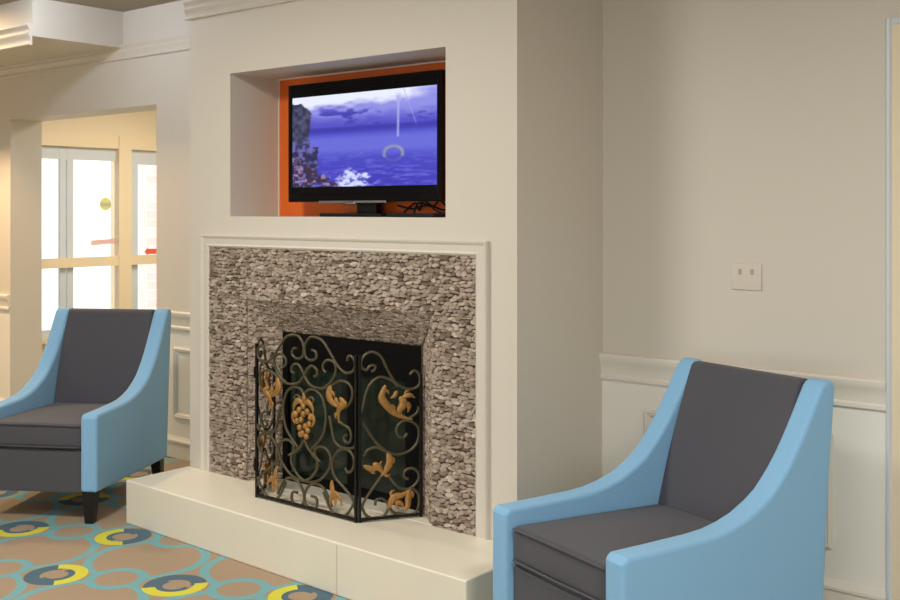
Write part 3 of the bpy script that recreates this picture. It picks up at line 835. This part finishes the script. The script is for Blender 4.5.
def chair_at(P, deg, label):
    a = math.radians(deg); rear = Vector((math.sin(a), math.cos(a))); side = Vector((rear.y, -rear.x))
    c = Vector(P) - side*(W/2) + rear*D0
    return make_chair(label, (c.x, c.y, 0), -a)
chair_at((-4.413, 2.799), -31, 'blue and charcoal armchair in front of the bright window opening, left of the hearth')
chair_at((-1.4946, 2.5485), 19, 'blue and charcoal armchair against the panelled wall, right of the fireplace')

# ------------------------------------------------------------------ added ceiling lamps, all out of view
def lamp(x, y, power, colr, label, r=.07):
    o = thing('added_downlight', label, 'added light', (x, y, CEIL))
    bm = B(); seg = 24
    a = [[bm.verts.new((rr*math.cos(2*PI*k/seg), rr*math.sin(2*PI*k/seg), zz)) for k in range(seg)] for rr, zz in ((r+.02, -.001), (r+.018, -.008), (r, -.006))]
    for i in range(2):
        for k in range(seg): bm.faces.new((a[i][k], a[i][(k+1) % seg], a[i+1][(k+1) % seg], a[i+1][k]))
    obj('trim_ring', bm, M['alu'], o)
    ld = bpy.data.lights.new('added_lamp', 'AREA'); ld.shape = 'DISK'; ld.size = 2*r; ld.energy = power; ld.color = colr
    lo = bpy.data.objects.new('added_lamp', ld); C.objects.link(lo); lo.location = (0, 0, -.012); lo.parent = o
lamp(-7.0, 3.0, 60, (1, .72, .42), 'added warm lamp, out of view, brightening the left wall')  # unseen lamp added to give the left wall its warm glow
gl = thing('added_globe_light', 'added globe light, out of view, brightening the soffit face', 'added light', (-5.3, 2.95, CEIL))  # unseen globe added to brighten the soffit's side face
bm = B(); ball(bm, (0, 0, -.058), .043); obj('globe', bm, M['milk'], gl, smooth=60)
bm = B(); prism(bm, [(.045*math.cos(k*PI/10), .045*math.sin(k*PI/10)) for k in range(20)], -.018, -.001, 'z'); obj('ceiling_rose', bm, M['alu'], gl)
def panel(x, y, power, colr, label):
    o = thing('added_panel_light', label, 'added light', (x, y, CEIL))
    bm = B(); 
    for a in ((-.32, .32, -.32, -.29), (-.32, .32, .29, .32), (-.32, -.29, -.29, .29), (.29, .32, -.29, .29)): box(bm, a[0], a[1], a[2], a[3], -.02, -.001)
    obj('frame', bm, M['alu'], o)
    ld = bpy.data.lights.new('panel', 'AREA'); ld.shape = 'SQUARE'; ld.size = .56; ld.energy = power; ld.color = colr
    lo = bpy.data.objects.new('panel', ld); C.objects.link(lo); lo.location = (0, 0, -.014); lo.parent = o
panel(-3.4, 1.5, 52, (1, .97, .88), 'added light panel, out of view, lighting the hearth from above')  # unseen panel added to light hearth and chimney from above
panel(-.2, 1.5, 54, (1, .97, .88), 'added light panel, out of view, brightening the right dado and armchair')  # unseen panel added and placed to brighten dado and chair side

def window_and_fill_light(loc, rot, sx_, sy_, power, colr, spread=180):
    ld = bpy.data.lights.new('daylight_and_fill', 'AREA'); ld.shape = 'RECTANGLE'; ld.size = sx_; ld.size_y = sy_
    ld.energy = power; ld.color = colr; ld.spread = math.radians(spread)
    o = bpy.data.objects.new('daylight_and_fill', ld); C.objects.link(o); o.location = loc; o.rotation_euler = rot
window_and_fill_light((-5.9, RY0-.02, 1.3), (PI/2-.6, 0, 0), 2.9, 1.35, 14, (.97, .98, 1), 120)
window_and_fill_light((.65, RY0-.02, 1.3), (PI/2-.6, 0, .1), 3.0, 1.35, 54, (.97, .98, 1), 120)
lv = window_and_fill_light((-6.8, 5.5, 2.6), (0, 0, 0), 1.2, 1.2, 52, (1, .95, .85))  # added fill lamp under the vestibule ceiling, not at a window

w = bpy.data.worlds.new('daylight_sky'); bpy.context.scene.world = w; w.use_nodes = True
bg = w.node_tree.nodes['Background']; bg.inputs['Color'].default_value = (1, .985, .97, 1); bg.inputs['Strength'].default_value = 1.9

# ------------------------------------------------------------------ camera
cd = bpy.data.cameras.new('camera'); cam = bpy.data.objects.new('camera', cd); C.objects.link(cam)
cam.location = (0, 0, 1.45); cam.rotation_euler = (PI/2, 0, math.radians(39.49))
cd.sensor_width = 36; cd.lens = 43.2; cd.shift_y = -.1; cd.clip_start = .05
sc_ = bpy.context.scene
sc_.camera = cam
sc_.view_settings.view_transform = 'Standard'; sc_.view_settings.look = 'None'
sc_.view_settings.exposure = 0.0; sc_.view_settings.gamma = 1.0; sc_.view_settings.use_curve_mapping = False
sc_.cycles.max_bounces = 8; sc_.cycles.diffuse_bounces = 5; sc_.cycles.use_denoising = True
sc_.cycles.sample_clamp_indirect = 6
